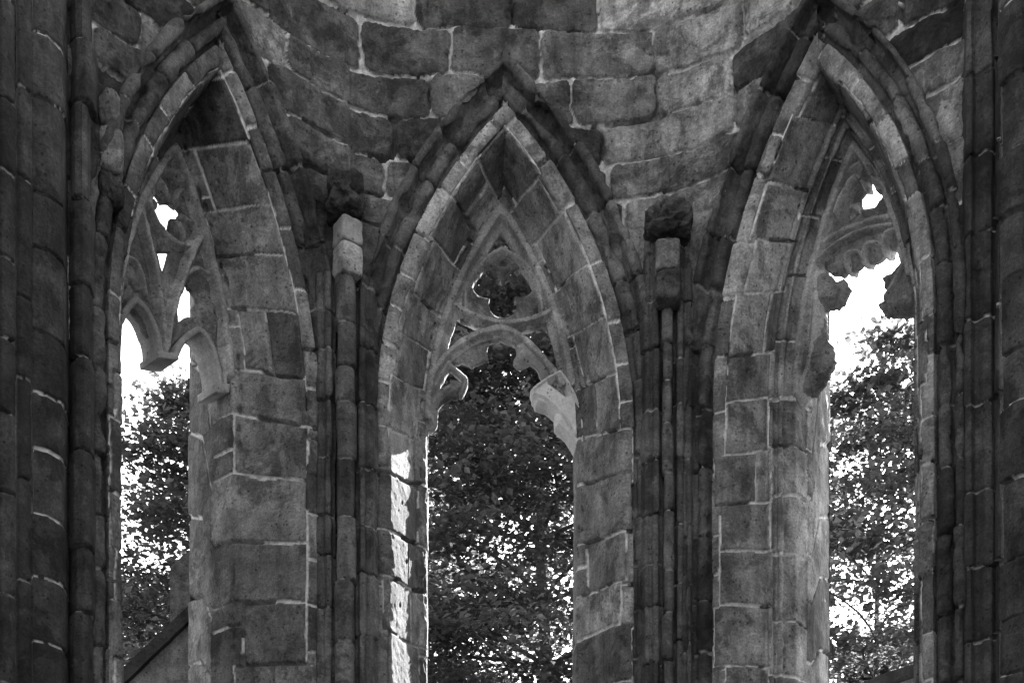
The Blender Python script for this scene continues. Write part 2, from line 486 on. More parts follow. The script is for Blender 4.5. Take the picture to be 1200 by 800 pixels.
CORNER_TONE = {(1, 9): 0.8, (1, 8): 1.4, (1, 7): 0.6, (1, 6): 0.45, (1, 5): 0.45, (1, 4): 0.6, (2, 9): 0.8, (2, 8): 1.5, (2, 7): 1.15, (2, 6): 1.35, (2, 5): 1.0, (2, 4): 0.6}
def build_wall(name, bay, root, rows, seed, pale):
    h0, h1 = HEAD[name]
    top = lambda U: h0 + (h1 - h0) * np.clip((U - bay.ul) / (bay.ur - bay.ul), 0, 1)
    """front masonry with irregular courses, back face, wall head, wall below the sill"""
    st = 0.017
    u = np.arange(bay.ul - 0.02, bay.ur + 0.02, st)
    z = np.arange(bay.zs - 0.5, 16.5, st)
    U, Z = np.meshgrid(u, z, indexing='ij')
    Q = np.stack([U, Z, np.zeros_like(U) + seed], -1)
    Q = bay.pt(U, Z, np.zeros_like(U))
    wu = U + 0.06 * fbm(Q, 2.4, 3, 40) + 0.02 * fbm(Q, 9, 2, 46)
    wz = Z + 0.11 * fbm(Q, 1.2, 3, 41) + 0.022 * fbm(Q, 8, 2, 47)
    zb, joints, tones = rows
    k, d = line_dist(wz, zb)
    bid = np.zeros_like(k); du = np.full(U.shape, 9.0)
    for i in range(len(zb) - 1):
        m = k == i
        if not m.any(): continue
        jj, dj = line_dist(wu[m], joints[i])
        bid[m] = i * 64 + jj
        du[m] = dj
    # rounded block corners
    rad = 0.12
    a, b = np.maximum(rad - d, 0), np.maximum(rad - du, 0)
    dist = np.where((d < rad) & (du < rad), rad - np.hypot(a, b), np.minimum(d, du))
    # above the shafts the corners are filled in a curve, so that the courses run round
    ell = 1.0
    W = np.zeros_like(U)
    up = sstep(10.3, 11.3, Z - EYE)
    ends = []
    if name in ('centre', 'right'): ends.append(U - bay.ul)
    if name in ('centre', 'left'): ends.append(bay.ur - U)
    cut = np.zeros(U.shape, bool)
    for sd in ends:
        f = math.tan(R_(22.5)) * np.clip(ell - sd, 0, ell + 0.1) ** 2 / (2 * ell) * up
        W = W - f
        cut |= sd < f * math.tan(R_(22.5)) - 0.012
    P = bay.pt(U, Z, W)
    N = np.broadcast_to(np.array([-bay.n[0], -bay.n[1], 0]), P.shape)
    tone = 0.28 + 1.15 * hash01(bid, seed + 3) ** 1.7
    # the stone that turns the corner is one stone on both sides
    for (test, key, sdist) in ((bid % 64 == 0, 1 if name == 'centre' else 2, U - bay.ul), (bid % 64 == np.array([len(j) - 2 for j in joints])[np.clip(k, 0, len(joints) - 1)], 2 if name == 'centre' else 1, bay.ur - U)):
        if (name == 'left' and key == 2) or (name == 'right' and key == 1): continue
        tone = np.where(test, np.array([CORNER_TONE.get((key, q), 0.8) for q in range(40)])[np.clip(k, 0, 39)], tone)
    for (i, j), t in tones.items():
        tone = np.where(bid == i * 64 + j, t, tone)
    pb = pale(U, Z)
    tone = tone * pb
    P2, mo, h = relief(P, N, dist, bid, rough=0.017, joint_w=0.015, deep=0.065, chip=2.6, seed=seed, lvl=0.04, gap=0.2)
    ins = bay.inside(U, Z, -0.56)
    face_out = (np.minimum(np.minimum(ins[:-1, :-1], ins[1:, :-1]), np.minimum(ins[:-1, 1:], ins[1:, 1:])) <= 0) & ~cut[:-1, :-1] & (Z[1:, 1:] < top(U[1:, 1:]))
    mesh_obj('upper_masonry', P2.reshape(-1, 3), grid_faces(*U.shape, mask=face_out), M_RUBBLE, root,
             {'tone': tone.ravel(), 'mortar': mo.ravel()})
    # outer face and head (coarse)
    u = np.linspace(bay.ul - 0.9, bay.ur + 0.9, 110); z = np.linspace(0, ZT, 330)
    U, Z = np.meshgrid(u, z, indexing='ij')
    Z = Z * (top(U) / ZT)
    Q = bay.pt(U, Z, np.full_like(U, WT - 0.01))
    Q = Q + 0.012 * fbm(Q, 2.5, 3, seed + 8)[..., None] * np.array([bay.n[0], bay.n[1], 0])
    ins = bay.inside(U, Z, 0.25, bay.dz)
    ins = np.where(Z < ZB, -1, ins)
    fo = (np.minimum(np.minimum(ins[:-1, :-1], ins[1:, :-1]), np.minimum(ins[:-1, 1:], ins[1:, 1:])) <= 0)
    mesh_obj('outer_face', Q.reshape(-1, 3), grid_faces(*U.shape, flip=True, mask=fo), M_PLAIN, root)
    # wall head: rough broken top
    u = np.linspace(bay.ul - 0.05, bay.ur + 0.05, 90); w = np.linspace(-0.0, WT + .02, 40)
    U, Wd = np.meshgrid(u, w, indexing='ij')
    Q = bay.pt(U, top(U) - 0.03, Wd)
    Q[..., 2] += 0.06 * fbm(Q, 1.5, 3, seed + 12)
    mesh_obj('wall_head', Q.reshape(-1, 3), grid_faces(*U.shape, flip=True), M_PLAIN, root)
    # wall under the window with a sloping sill
    prof = [(0.02, 0.0), (0.02, ZB - 0.55), (0.10, ZB - 0.50), (0.9, ZB + 0.0), (1.25, ZB + 0.02), (1.5, ZB + 0.0), (WT, ZB - 0.3)]
    pr, ll = resample(prof, 0.07)
    u = np.linspace(bay.ul, bay.ur, 80)
    U, Zp = np.meshgrid(u, pr[:, 1], indexing='ij'); Wp = np.repeat(pr[:, 0][None], len(u), 0)
    Q = bay.pt(U, Zp, Wp)
    nn = grid_normals(Q)
    Q = Q + nn * (0.012 * fbm(Q, 2.5, 3, seed + 14))[..., None]
    mesh_obj('sill_wall', Q.reshape(-1, 3), grid_faces(*U.shape, flip=True), M_PLAIN, root)

def px_rows(bay, ys, jx, tones):
    """courses read off the photograph and carried onto the wall plane"""
    cx = 600 + F * bay.C[0] / bay.C[1]
    zb = sorted(bay.back(cx, y, 0)[1] for y in ys)
    zb = np.array(zb)
    n = len(zb) - 1
    J = []
    for i in range(n):                      # from the bottom course up
        ym = 0.5 * (sorted(ys, reverse=True)[i] + sorted(ys, reverse=True)[i + 1])
        row = [bay.back(x, ym, 0)[0] for x in jx[i]]
        J.append(np.array([bay.ul - 3] + sorted(row) + [bay.ur + 3]))
    return zb, J, tones

# ------------------------------------------------------------------ tracery
def seg_dist(U, Z, pts):
    d = np.full(U.shape, 1e9)
    for (x0, y0), (x1, y1) in zip(pts[:-1], pts[1:]):
        dx, dy = x1 - x0, y1 - y0
        t = np.clip(((U - x0) * dx + (Z - y0) * dy) / (dx * dx + dy * dy + 1e-12), 0, 1)
        d = np.minimum(d, np.hypot(U - x0 - t * dx, Z - y0 - t * dy))
    return d

def poly_sdf(U, Z, pts):
    d = seg_dist(U, Z, list(pts) + [pts[0]])
    ins = np.zeros(U.shape, bool)
    n = len(pts)
    for i in range(n):
        x0, y0 = pts[i]; x1, y1 = pts[(i + 1) % n]
        c = ((y0 > Z) != (y1 > Z)) & (U < (x1 - x0) * (Z - y0) / (y1 - y0 + 1e-12) + x0)
        ins ^= c
    return np.where(ins, -d, d)

def smooth_line(pts, n=8):
    P = np.array(pts, float)
    out = []
    for i in range(len(P) - 1):
        p0, p1, p2, p3 = P[max(i - 1, 0)], P[i], P[i + 1], P[min(i + 2, len(P) - 1)]
        for k in range(n):
            t = k / n
            out.append(0.5 * ((2 * p1) + (-p0 + p2) * t + (2 * p0 - 5 * p1 + 4 * p2 - p3) * t * t + (-p0 + 3 * p1 - 3 * p2 + p3) * t ** 3))
    out.append(P[-1])
    return [tuple(p) for p in out]

WM = 1.15      # mid plane of the tracery

def tracery_piece(name, bay, elems, holes, mat, parent, st=0.011, erode=0.008, seed=0, w_mid=WM, fscale=7.0):
    """a carved stone piece: elems = (sdf function, half thickness, chamfer width, half thickness left at the arris)"""
    allp = np.concatenate([np.array(e['box']) for e in elems])
    u = np.arange(allp[:, 0].min() - 0.2, allp[:, 0].max() + 0.2, st)
    z = np.arange(allp[:, 1].min() - 0.2, allp[:, 1].max() + 0.2, st)
    U, Z = np.meshgrid(u, z, indexing='ij')
    Q = np.stack([U, Z, np.full_like(U, seed * 3.1)], -1)
    nz = erode * (2.2 * np.abs(fbm(Q, fscale, 3, seed)) - 0.6 + 0.9 * fbm(Q, 20, 3, seed + 4))
    D = np.full(U.shape, 1e3); H = np.zeros(U.shape)
    hd = np.full(U.shape, 1e3)
    for hfun in holes: hd = np.minimum(hd, hfun(U, Z))
    for e in elems:
        d = e['f'](U, Z) + nz
        if e.get('pierced', True): d = np.maximum(d, -hd)
        ins = -d
        c = e['c']
        x = np.clip(ins / c, 0, 1)
        if e.get('hollow'): x = np.interp(x, [0, 0.14, 0.2, 0.35, 0.5, 0.62, 0.68, 0.76, 1], [0, 0.05, 0.10, 0.16, 0.30, 0.55, 0.62, 0.95, 1])
        hh = e['h1'] + (e['h'] - e['h1']) * x
        H = np.where(d < 0.012, np.maximum(H, hh), H)
        D = np.minimum(D, d)
    Dc = 0.25 * (D[:-1, :-1] + D[1:, :-1] + D[:-1, 1:] + D[1:, 1:])
    keep = Dc < 0
    ni, nj = U.shape
    q = grid_faces(ni, nj, mask=keep)
    if len(q) == 0: return None
    cnt = np.zeros(ni * nj, int); np.add.at(cnt, q.ravel(), 1)
    gu, gz = np.gradient(D, st)
    gl = gu ** 2 + gz ** 2 + 1e-6
    bnd = ((cnt > 0) & (cnt < 4)).reshape(ni, nj)
    stepu = np.clip(-D * gu / gl, -st, st); stepz = np.clip(-D * gz / gl, -st, st)
    U2 = np.where(bnd, U + stepu, U); Z2 = np.where(bnd, Z + stepz, Z)
    H = np.where(H <= 0, 0.03, H)
    H = H + (0.004 + erode * 0.9) * fbm(Q, 11, 4, seed + 9)
    used = np.nonzero(cnt)[0]
    remap = -np.ones(ni * nj, int); remap[used] = np.arange(len(used))
    uf, zf, hf = U2.ravel()[used], Z2.ravel()[used], np.maximum(H.ravel()[used], 0.015)
    n = len(used)
    front = bay.pt(uf, zf, w_mid - hf); backv = bay.pt(uf, zf, w_mid + hf)
    qf = remap[q]
    qb = qf[:, ::-1] + n
    # rim
    e = np.concatenate([qf[:, [0, 1]], qf[:, [1, 2]], qf[:, [2, 3]], qf[:, [3, 0]]])
    key = e[:, 0].astype(np.int64) * (n + 1) + e[:, 1]
    rev = e[:, 1].astype(np.int64) * (n + 1) + e[:, 0]
    b = e[~np.isin(key, rev)]
    side = np.stack([b[:, 1], b[:, 0], b[:, 0] + n, b[:, 1] + n], 1)
    V = np.concatenate([front, backv])
    return mesh_obj(name, V, np.concatenate([qf, qb, side]), mat, parent)

def PX(bay, pts, w=WM - 0.12):
    return [bay.back(x, y, w) for x, y in pts]

def stroke(bay, px, hw, h=0.16, h1=0.05, c=None, curve=True, local=False, w=WM - 0.12, **kw):
    pts = px if local else PX(bay, px, w)
    if curve and len(pts) > 2: pts = smooth_line(pts)
    return dict(f=lambda U, Z, p=pts, k=hw: seg_dist(U, Z, p) - k, box=pts, h=h, h1=h1, c=c or hw * 0.8, **kw)

def poly(bay, px, h=0.09, h1=0.04, c=0.04, local=False, w=WM - 0.12, curve=False, **kw):
    pts = px if local else PX(bay, px, w)
    if curve: pts = smooth_line(list(pts) + [pts[0]], 5)[:-1]
    return dict(f=lambda U, Z, p=pts: poly_sdf(U, Z, p), box=pts, h=h, h1=h1, c=c, **kw)

def hole_poly(bay, px, w=WM - 0.05, curve=True):
    pts = PX(bay, px, w)
    if curve: pts = smooth_line(list(pts) + [pts[0]], 6)[:-1]
    return lambda U, Z, p=pts: poly_sdf(U, Z, p)

def hole_circ(bay, px, r, w=WM - 0.05):
    (u0, z0), = PX(bay, [px], w)
    return lambda U, Z: np.hypot(U - u0, Z - z0) - r

def arch_line(bay, q, t0l, t0r):
    """concentric pointed arch, from height fraction t0 on each side (0 = springing)"""
    R = bay.R - q
    thm = math.acos(bay.c / R)
    left = [(-(-bay.c + R * math.cos(t * thm)), bay.zs + LIFT + R * math.sin(t * thm)) for t in np.linspace(t0l, 1, 26)]
    right = [((-bay.c + R * math.cos(t * thm)), bay.zs + LIFT + R * math.sin(t * thm)) for t in np.linspace(1, t0r, 26)[1:]]
    return left + right

def frame_elem(bay, t0l, t0r, hw=0.125, q=0.45, **kw):
    return stroke(bay, arch_line(bay, q, t0l, t0r), hw, h=0.20, h1=0.03, curve=False, local=True, c=0.115, hollow=True, **kw)

# ================================================================== BUILD: the three bays
CROWS = []
def build_centre():
    bay = BAYS['centre']; r = random.Random(5)
    root = empty('apse_wall', (bay.C[0], bay.C[1], 0), label='middle ruined apse wall of rough grey ashlar whose tall pointed window keeps a pierced trefoil', cat='wall', group='bays of the ruined gothic apse')
    ys = [-190, -130, -75, -22, 33, 93, 141, 189, 232, 270, 330, 400, 480]
    jx = [[], [], [], [470, 730], [452, 712], [461, 706], [506, 670, 768], [424, 529, 634, 764],
          [486, 600, 702], [440, 546, 617, 711, 765], [450, 530, 640, 740], [500, 590, 690], [440, 560, 660, 750]]
    jx = jx[:len(ys) - 1]
    tones = {}
    rows = px_rows(bay, ys, jx, tones)
    CROWS.append(rows[0])
    # the pale and the black stones of the photograph
    tones.update({(8, 1): 0.36, (8, 2): 0.40, (7, 1): 0.5, (7, 2): 0.6, (7, 3): 0.85, (6, 1): 0.6, (6, 2): 0.8, (9, 1): 0.5, (9, 2): 0.8, (9, 3): 0.65, (9, 4): 0.75})
    build_wall('centre', bay, root, rows, 41, lambda U, Z: 1.0)
    build_surround('centre', bay, root, r, 0.95, 1.15)
    # ---- tracery
    tr = empty('tracery', (0, 0, 0)); tr.parent = root
    base = [frame_elem(bay, 0.06, 0.22, hw=0.13)]
    base += [stroke(bay, [(530, 356), (556, 370), (588, 378), (622, 374), (652, 361)], 0.07, h=0.16, h1=0.05, hollow=True),
             stroke(bay, [(588, 384), (556, 393), (528, 412), (507, 440), (494, 476), (489, 500)], 0.085, h=0.17, hollow=True),
             stroke(bay, [(588, 384), (612, 396), (640, 424), (660, 450)], 0.085, h=0.17, hollow=True),
             stroke(bay, [(588, 290), (566, 305), (548, 332), (545, 362)], 0.05, h=0.13),
             stroke(bay, [(588, 290), (612, 305), (630, 332), (636, 362)], 0.05, h=0.13),
             stroke(bay, [(527, 424), (538, 434), (546, 443), (540, 458)], 0.03, h=0.09),
             stroke(bay, [(528, 452), (512, 464), (501, 486), (497, 500)], 0.06, h=0.13),
             stroke(bay, [(526, 422), (516, 440), (510, 452)], 0.04, h=0.12)]
    tracery_piece('tracery_bars', bay, base, [], M_TRACERY, tr, erode=0.008, seed=3)
    plate = [poly(bay, [(588, 282), (560, 306), (544, 340), (540, 372), (588, 384), (642, 370), (636, 336), (616, 304)], h=0.075, h1=0.03, c=0.05)]
    holes = [hole_circ(bay, (570.5, 331), 0.205), hole_circ(bay, (609, 329.5), 0.205), hole_circ(bay, (589.5, 355), 0.195), hole_circ(bay, (589.5, 340), 0.07),
             hole_poly(bay, [(584, 311), (594, 311), (589, 304)]), hole_poly(bay, [(628, 366), (636, 359), (637, 366)])]
    tracery_piece('trefoil_plate', bay, plate, holes, M_CUSP, tr, erode=0.012, seed=4)
    web = [poly(bay, [(575, 395), (545, 402), (522, 424), (527, 424), (545, 420), (552, 424), (562, 421), (572, 417), (570, 407)], h=0.05, h1=0.03, c=0.04),
           poly(bay, [(498, 470), (525, 440), (545, 444), (537, 460), (520, 466), (508, 482), (503, 500), (494, 500)], h=0.055, h1=0.03, c=0.04)]
    for e in web: tracery_piece('broken_cusp', bay, [e], [hole_poly(bay, [(508, 458), (520, 440), (528, 447)])], M_CUSP, tr, erode=0.014, seed=6)
    knob = [poly(bay, [(598, 390), (604, 398), (606, 410), (602, 420), (610, 427), (622, 422), (630, 428), (636, 440), (648, 434), (640, 420), (618, 396)], h=0.11, h1=0.03, c=0.09, curve=True)]
    tracery_piece('cusp', bay, knob, [], M_NEWGREY, tr, erode=0.006, seed=7)
    new = [poly(bay, [(622, 455), (640, 443), (656, 434), (669, 446), (681, 470), (685, 500), (685, 520), (674, 527), (664, 511), (651, 499), (650, 486), (641, 478), (628, 474)], h=0.15, h1=0.06, c=0.055),
           stroke(bay, [(656, 438), (668, 455), (678, 480), (682, 505), (682, 520)], 0.035, h=0.20, h1=0.12),
           stroke(bay, [(626, 462), (642, 470), (660, 488), (674, 512)], 0.03, h=0.19, h1=0.12),
           stroke(bay, [(655, 438), (640, 446), (626, 457)], 0.03, h=0.19, h1=0.12, curve=False)]
    tracery_piece('replaced_tracery', bay, new, [hole_poly(bay, [(645, 452), (656, 446), (664, 466)], curve=False)], M_NEW, tr, erode=0.004, seed=8)['label'] = 'clean white newly cut tracery piece'

def build_left():
    bay = BAYS['left']; r = random.Random(8)
    root = empty('apse_wall', (bay.C[0], bay.C[1], 0), label='dark ruined apse wall turned to the right, its window tracery ending in a cut mullion', cat='wall', group='bays of the ruined gothic apse')
    rr = np.random.default_rng(3)
    zb = CROWS[0]
    J = [np.concatenate([[-9], bay.ur - 0.35 - 0.4 * rr.random() - np.cumsum(0.7 + 0.6 * rr.random(8))[::-1] + 0.7, [9]]) for _ in zb]
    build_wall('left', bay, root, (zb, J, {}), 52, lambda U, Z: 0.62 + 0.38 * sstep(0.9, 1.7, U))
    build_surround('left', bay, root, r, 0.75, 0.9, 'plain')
    tr = empty('tracery', (0, 0, 0)); tr.parent = root
    (u0, z0), = PX(bay, [(206, 243)])
    ring = [(u0 + 0.37 * math.cos(t), z0 + 0.42 * math.sin(t)) for t in np.linspace(0, 2 * math.pi, 40)]
    bars = [frame_elem(bay, 0.0, 0.12),
            stroke(bay, ring, 0.065, h=0.15, local=True, curve=False),
            stroke(bay, [(193, 412), (190, 370), (183, 320), (174, 280), (166, 245)], 0.075, h=0.17),
            stroke(bay, [(195, 412), (203, 365), (215, 325), (230, 288), (243, 268)], 0.075, h=0.17),
            stroke(bay, [(214, 338), (220, 322), (233, 314), (250, 324), (259, 345), (261, 372)], 0.05, h=0.13),
            stroke(bay, [(172, 345), (168, 322), (160, 305), (150, 300)], 0.05, h=0.13),
            stroke(bay, [(258, 350), (262, 395), (264, 450)], 0.06, h=0.14)]
    tracery_piece('tracery_bars', bay, bars, [], M_TRACERY, tr, erode=0.01, seed=13)
    plate = [poly(bay, [(206, 180), (228, 215), (244, 265), (256, 310), (264, 360), (268, 452), (258, 430), (246, 404), (231, 388), (214, 398), (204, 402), (195, 415), (188, 410), (178, 390), (165, 366), (150, 352), (134, 366), (128, 330), (135, 285), (150, 240), (180, 200)], h=0.06, h1=0.03, c=0.05)]
    holes = [hole_poly(bay, [(173, 225), (183, 224), (191, 237), (204, 237), (213, 247), (210, 256), (201, 255), (198, 272), (188, 264), (181, 250), (185, 241)], curve=False),
             hole_poly(bay, [(150, 300), (159, 314), (167, 334), (158, 340), (151, 332), (144, 344), (138, 350), (141, 318)], curve=False),
             hole_poly(bay, [(185, 294), (200, 294), (192, 322)], curve=False),
             hole_poly(bay, [(211, 338), (221, 332), (230, 346), (236, 360), (231, 376), (222, 370), (211, 380), (208, 360)], curve=False)]
    tracery_piece('broken_trefoil', bay, plate, holes, M_CUSP, tr, erode=0.012, seed=14)
    for k, (x, y, rx) in enumerate(((186, 222, 0.15), (222, 240, 0.16), (205, 268, 0.15))):
        (uu, zz), = PX(bay, [(x, y)])
        tracery_piece('trefoil_lobe', bay, [stroke(bay, [(uu + rx * math.cos(t), zz + 1.1 * rx * math.sin(t)) for t in np.linspace(0.4 + k, 5.2 + k, 24)], 0.04, h=0.11, h1=0.05, local=True, curve=False)], holes[:1], M_TRACERY, tr, erode=0.01, seed=140 + k)
    fill = [poly(bay, [(150, 300), (170, 310), (176, 345), (166, 340), (158, 326), (154, 334), (146, 330)], h=0.06, h1=0.03),
            poly(bay, [(232, 356), (244, 348), (256, 352), (262, 380), (256, 398), (246, 384), (238, 372)], h=0.11, h1=0.04, c=0.1, curve=True),
            poly(bay, [(222, 322), (236, 316), (250, 326), (254, 344), (240, 350), (236, 338), (226, 334)], h=0.06, h1=0.03)]
    for e in fill: tracery_piece('broken_cusp', bay, [e], [], M_CUSP, tr, erode=0.012, seed=15)
    spand = [poly(bay, [(204, 402), (206, 378), (222, 370), (234, 372), (252, 394), (262, 430), (264, 452), (256, 440), (246, 404), (231, 388), (214, 398)], h=0.13, h1=0.05),
             poly(bay, [(136, 372), (148, 348), (162, 336), (176, 352), (188, 380), (190, 408), (180, 392), (170, 366), (158, 354), (146, 366)], h=0.13, h1=0.05)]
    for e in spand: tracery_piece('lancet_head', bay, [e], [], M_CUSP, tr, erode=0.016, seed=16)
    new = [stroke(bay, [(204, 416), (213, 400), (231, 388), (245, 404), (253, 430), (257, 460)], 0.035, h=0.185, h1=0.17, c=0.02),
           stroke(bay, [(138, 380), (147, 364), (158, 354), (172, 369), (183, 396), (186, 416)], 0.035, h=0.185, h1=0.17, c=0.02),
           poly(bay, [(180, 414), (206, 416), (206, 424), (181, 422)], h=0.2, h1=0.19, c=0.02),
           poly(bay, [(248, 452), (265, 452), (265, 462), (248, 462)], h=0.2, h1=0.19, c=0.02)]
    tracery_piece('replaced_lancet_edge', bay, new, [], M_NEWGREY, tr, erode=0.005, seed=17)['label'] = 'smooth grey repair stone edging the lancet heads'

def build_right():
    bay = BAYS['right']; r = random.Random(21)
    root = empty('apse_wall', (bay.C[0], bay.C[1], 0), label='dark ruined apse wall turned to the left, most of its window tracery broken away', cat='wall', group='bays of the ruined gothic apse')
    rr = np.random.default_rng(9)
    zb = CROWS[0]
    J = [np.concatenate([[-9], bay.ul + 0.35 + 0.5 * rr.random() + np.cumsum(0.8 + 0.7 * rr.random(8)) - 0.8, [9]]) for _ in zb]
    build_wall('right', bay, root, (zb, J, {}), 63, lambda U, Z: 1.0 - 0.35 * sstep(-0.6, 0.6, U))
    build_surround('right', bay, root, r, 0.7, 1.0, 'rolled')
    tr = empty('tracery', (0, 0, 0)); tr.parent = root
    def z6(pts): return [(920 + x / 2.353, 140 + y / 2.353) for x, y in pts]
    bars = [frame_elem(bay, 0.0, 0.30),
            stroke(bay, z6([(125, 260), (150, 180), (205, 118), (255, 135), (280, 190)]), 0.055, h=0.14),
            stroke(bay, z6([(80, 355), (150, 312), (250, 275), (345, 262)]), 0.07, h=0.16),
            stroke(bay, z6([(345, 270), (345, 320), (325, 400), (290, 470)]), 0.05, h=0.15),
            stroke(bay, z6([(275, 165), (300, 190), (330, 230)]), 0.05, h=0.14),
            stroke(bay, z6([(40, 745), (70, 640), (80, 540), (85, 420)]), 0.10, h=0.13)]
    bars += [stroke(bay, z6([(95, 385), (160, 335), (250, 300), (338, 292)]), 0.042, h=0.19, h1=0.06),
             stroke(bay, z6([(168, 402), (178, 372), (204, 368), (214, 382)]), 0.042, h=0.19, h1=0.06), stroke(bay, z6([(216, 382), (226, 350), (258, 342), (270, 356)]), 0.042, h=0.19, h1=0.06),
             stroke(bay, z6([(272, 352), (282, 318), (312, 308), (326, 322)]), 0.042, h=0.19, h1=0.06),
             stroke(bay, z6([(140, 262), (165, 200), (200, 160), (222, 190), (206, 222), (180, 262)]), 0.042, h=0.19, h1=0.06),
             stroke(bay, z6([(240, 165), (270, 180), (282, 212), (250, 250), (216, 256)]), 0.042, h=0.19, h1=0.06),
             stroke(bay, z6([(352, 300), (340, 370), (312, 440), (282, 490)]), 0.045, h=0.20, h1=0.12)]
    eye = hole_poly(bay, z6([(178, 280), (205, 258), (206, 214), (238, 164), (250, 196), (275, 206), (246, 252), (218, 252)]), curve=False)
    tracery_piece('tracery_bars', bay, bars, [eye], M_TRACERY, tr, erode=0.012, seed=23)
    plate = [poly(bay, z6([(118, 255), (160, 150), (205, 60), (275, 150), (290, 200), (345, 270), (338, 300), (318, 322), (300, 345), (285, 343), (270, 352), (258, 372), (235, 386), (212, 378), (200, 384), (188, 398), (165, 405), (150, 420), (120, 415), (78, 372), (80, 310)]), h=0.085, h1=0.035, c=0.06)]
    tracery_piece('cusped_plate', bay, plate, [eye], M_CUSP, tr, erode=0.02, seed=24)
    sc_ = []
    for x, y, rd in ((188, 375, 0.13), (245, 350, 0.15), (305, 318, 0.12)):
        (uu, zz), = PX(bay, z6([(x, y)]))
        sc_.append(dict(f=lambda U, Z, a=uu, b=zz, k=rd: np.hypot(U - a, Z - b) - k, box=[(uu - rd, zz - rd), (uu + rd, zz + rd)], h=0.13, h1=0.03, c=rd * 0.9))
    tracery_piece('scalloped_cusp', bay, sc_, [], M_CUSP, tr, erode=0.008, seed=25)
    stub = [poly(bay, z6([(60, 395), (110, 405), (130, 440), (162, 432), (168, 462), (150, 500), (115, 516), (60, 505)]), h=0.12, h1=0.03, c=0.1),
            poly(bay, z6([(40, 590), (90, 585), (98, 545), (104, 600), (122, 622), (126, 655), (108, 695), (70, 760), (25, 755)]), h=0.12, h1=0.04, c=0.1)]
    for e in stub: tracery_piece('broken_stub', bay, [e], [], M_CUSP, tr, erode=0.028, seed=26, fscale=5.0)
    stub2 = [poly(bay, z6([(345, 280), (352, 310), (350, 400), (366, 440), (366, 525), (320, 532), (270, 530), (250, 503), (276, 470), (262, 432), (285, 420), (312, 388), (335, 320)]), h=0.15, h1=0.04, c=0.09)]
    tracery_piece('broken_springer', bay, stub2, [], M_CUSP, tr, erode=0.028, seed=27, fscale=5.0)

build_centre(); build_left(); build_right()

# ------------------------------------------------------------------ vertical clustered shafts and piers
def shaft_sweep(name, plan, z0, z1, mat, parent, seed, drum=0.72, tone0=0.8, jw=0.010, lvl=0.008, slip=0.006, stretch_tops=True, step=0.014):
    pr, ll = resample(plan, step)
    z = np.arange(z0, z1, 0.016)
    P = np.zeros((len(pr), len(z), 3))
    P[..., 0] = pr[:, 0][:, None]; P[..., 1] = pr[:, 1][:, None]; P[..., 2] = z[None]
    N = grid_normals(P)
    c = np.array([0.0, 0.0])
    mid = len(pr) // 2
    if N[mid, 3, :2] @ (c - pr[mid]) < 0: N = -N
    r = random.Random(seed)
    cs = courses(z0 - 0.3, z1 + 1, drum, 0.28, r)
    wob = 0.035 * fbm(P, 3.0, 2, seed)
    # stone heads are slightly domed: the joint dips at the flanks of a roll
    k, d = line_dist(P[..., 2] + wob, cs)
    tone = tone0 * (0.6 + 0.7 * hash01(k, seed))
    P2, mo, h = relief(P, N, d, k, rough=0.006, joint_w=jw, deep=0.03, chip=1.6, seed=seed, lvl=lvl, gap=0.0)
    ang = hash01(k, seed + 2) * 6.28
    P2[..., 0] += slip * np.cos(ang); P2[..., 1] += slip * np.sin(ang)
    big = fbm(P, 1.8, 3, seed + 8)
    P2 = P2 - N * (0.02 * np.clip(big - 0.25, 0, 1) / 0.4)[..., None]
    return mesh_obj(name, P2.reshape(-1, 3), grid_faces(*P.shape[:2]), mat, parent, {'tone': tone.ravel(), 'mortar': mo.ravel()})

def rock(name, ctr, size, mat, parent, seed, boxy=3.0, rough=0.12, rotz=0.0):
    """a broken, roughly squared block of stone"""
    n = 70
    th = np.linspace(0, math.pi, n); ph = np.linspace(0, 2 * math.pi, 2 * n)
    T, Pp = np.meshgrid(th, ph, indexing='ij')
    D = np.stack([np.sin(T) * np.cos(Pp), np.sin(T) * np.sin(Pp), np.cos(T)], -1)
    k = (np.abs(D) ** boxy).sum(-1) ** (-1 / boxy)
    Q = D * k[..., None]
    Q = Q * (1 + rough * (1.3 * fbm(D, 1.4, 2, seed) - 1.6 * np.abs(fbm(D, 2.2, 4, seed + 3)) + 0.3)[..., None])
    Q = Q * np.array(size) / 2
    c, s = math.cos(rotz), math.sin(rotz)
    Q = np.stack([Q[..., 0] * c - Q[..., 1] * s, Q[..., 0] * s + Q[..., 1] * c, Q[..., 2]], -1)
    Q = Q + np.array(ctr)
    return mesh_obj(name, Q.reshape(-1, 3), grid_faces(*T.shape), mat, parent)

def pxp(px, depth): return np.array([(px - 600) / F * depth, depth])
def zpx(py, depth): return EYE + (YH - py) / F * depth

def roll(c, r, a0, a1, n=12): return [(c[0] + r * math.cos(R_(a)), c[1] + r * math.sin(R_(a))) for a in np.linspace(a0, a1, n)]

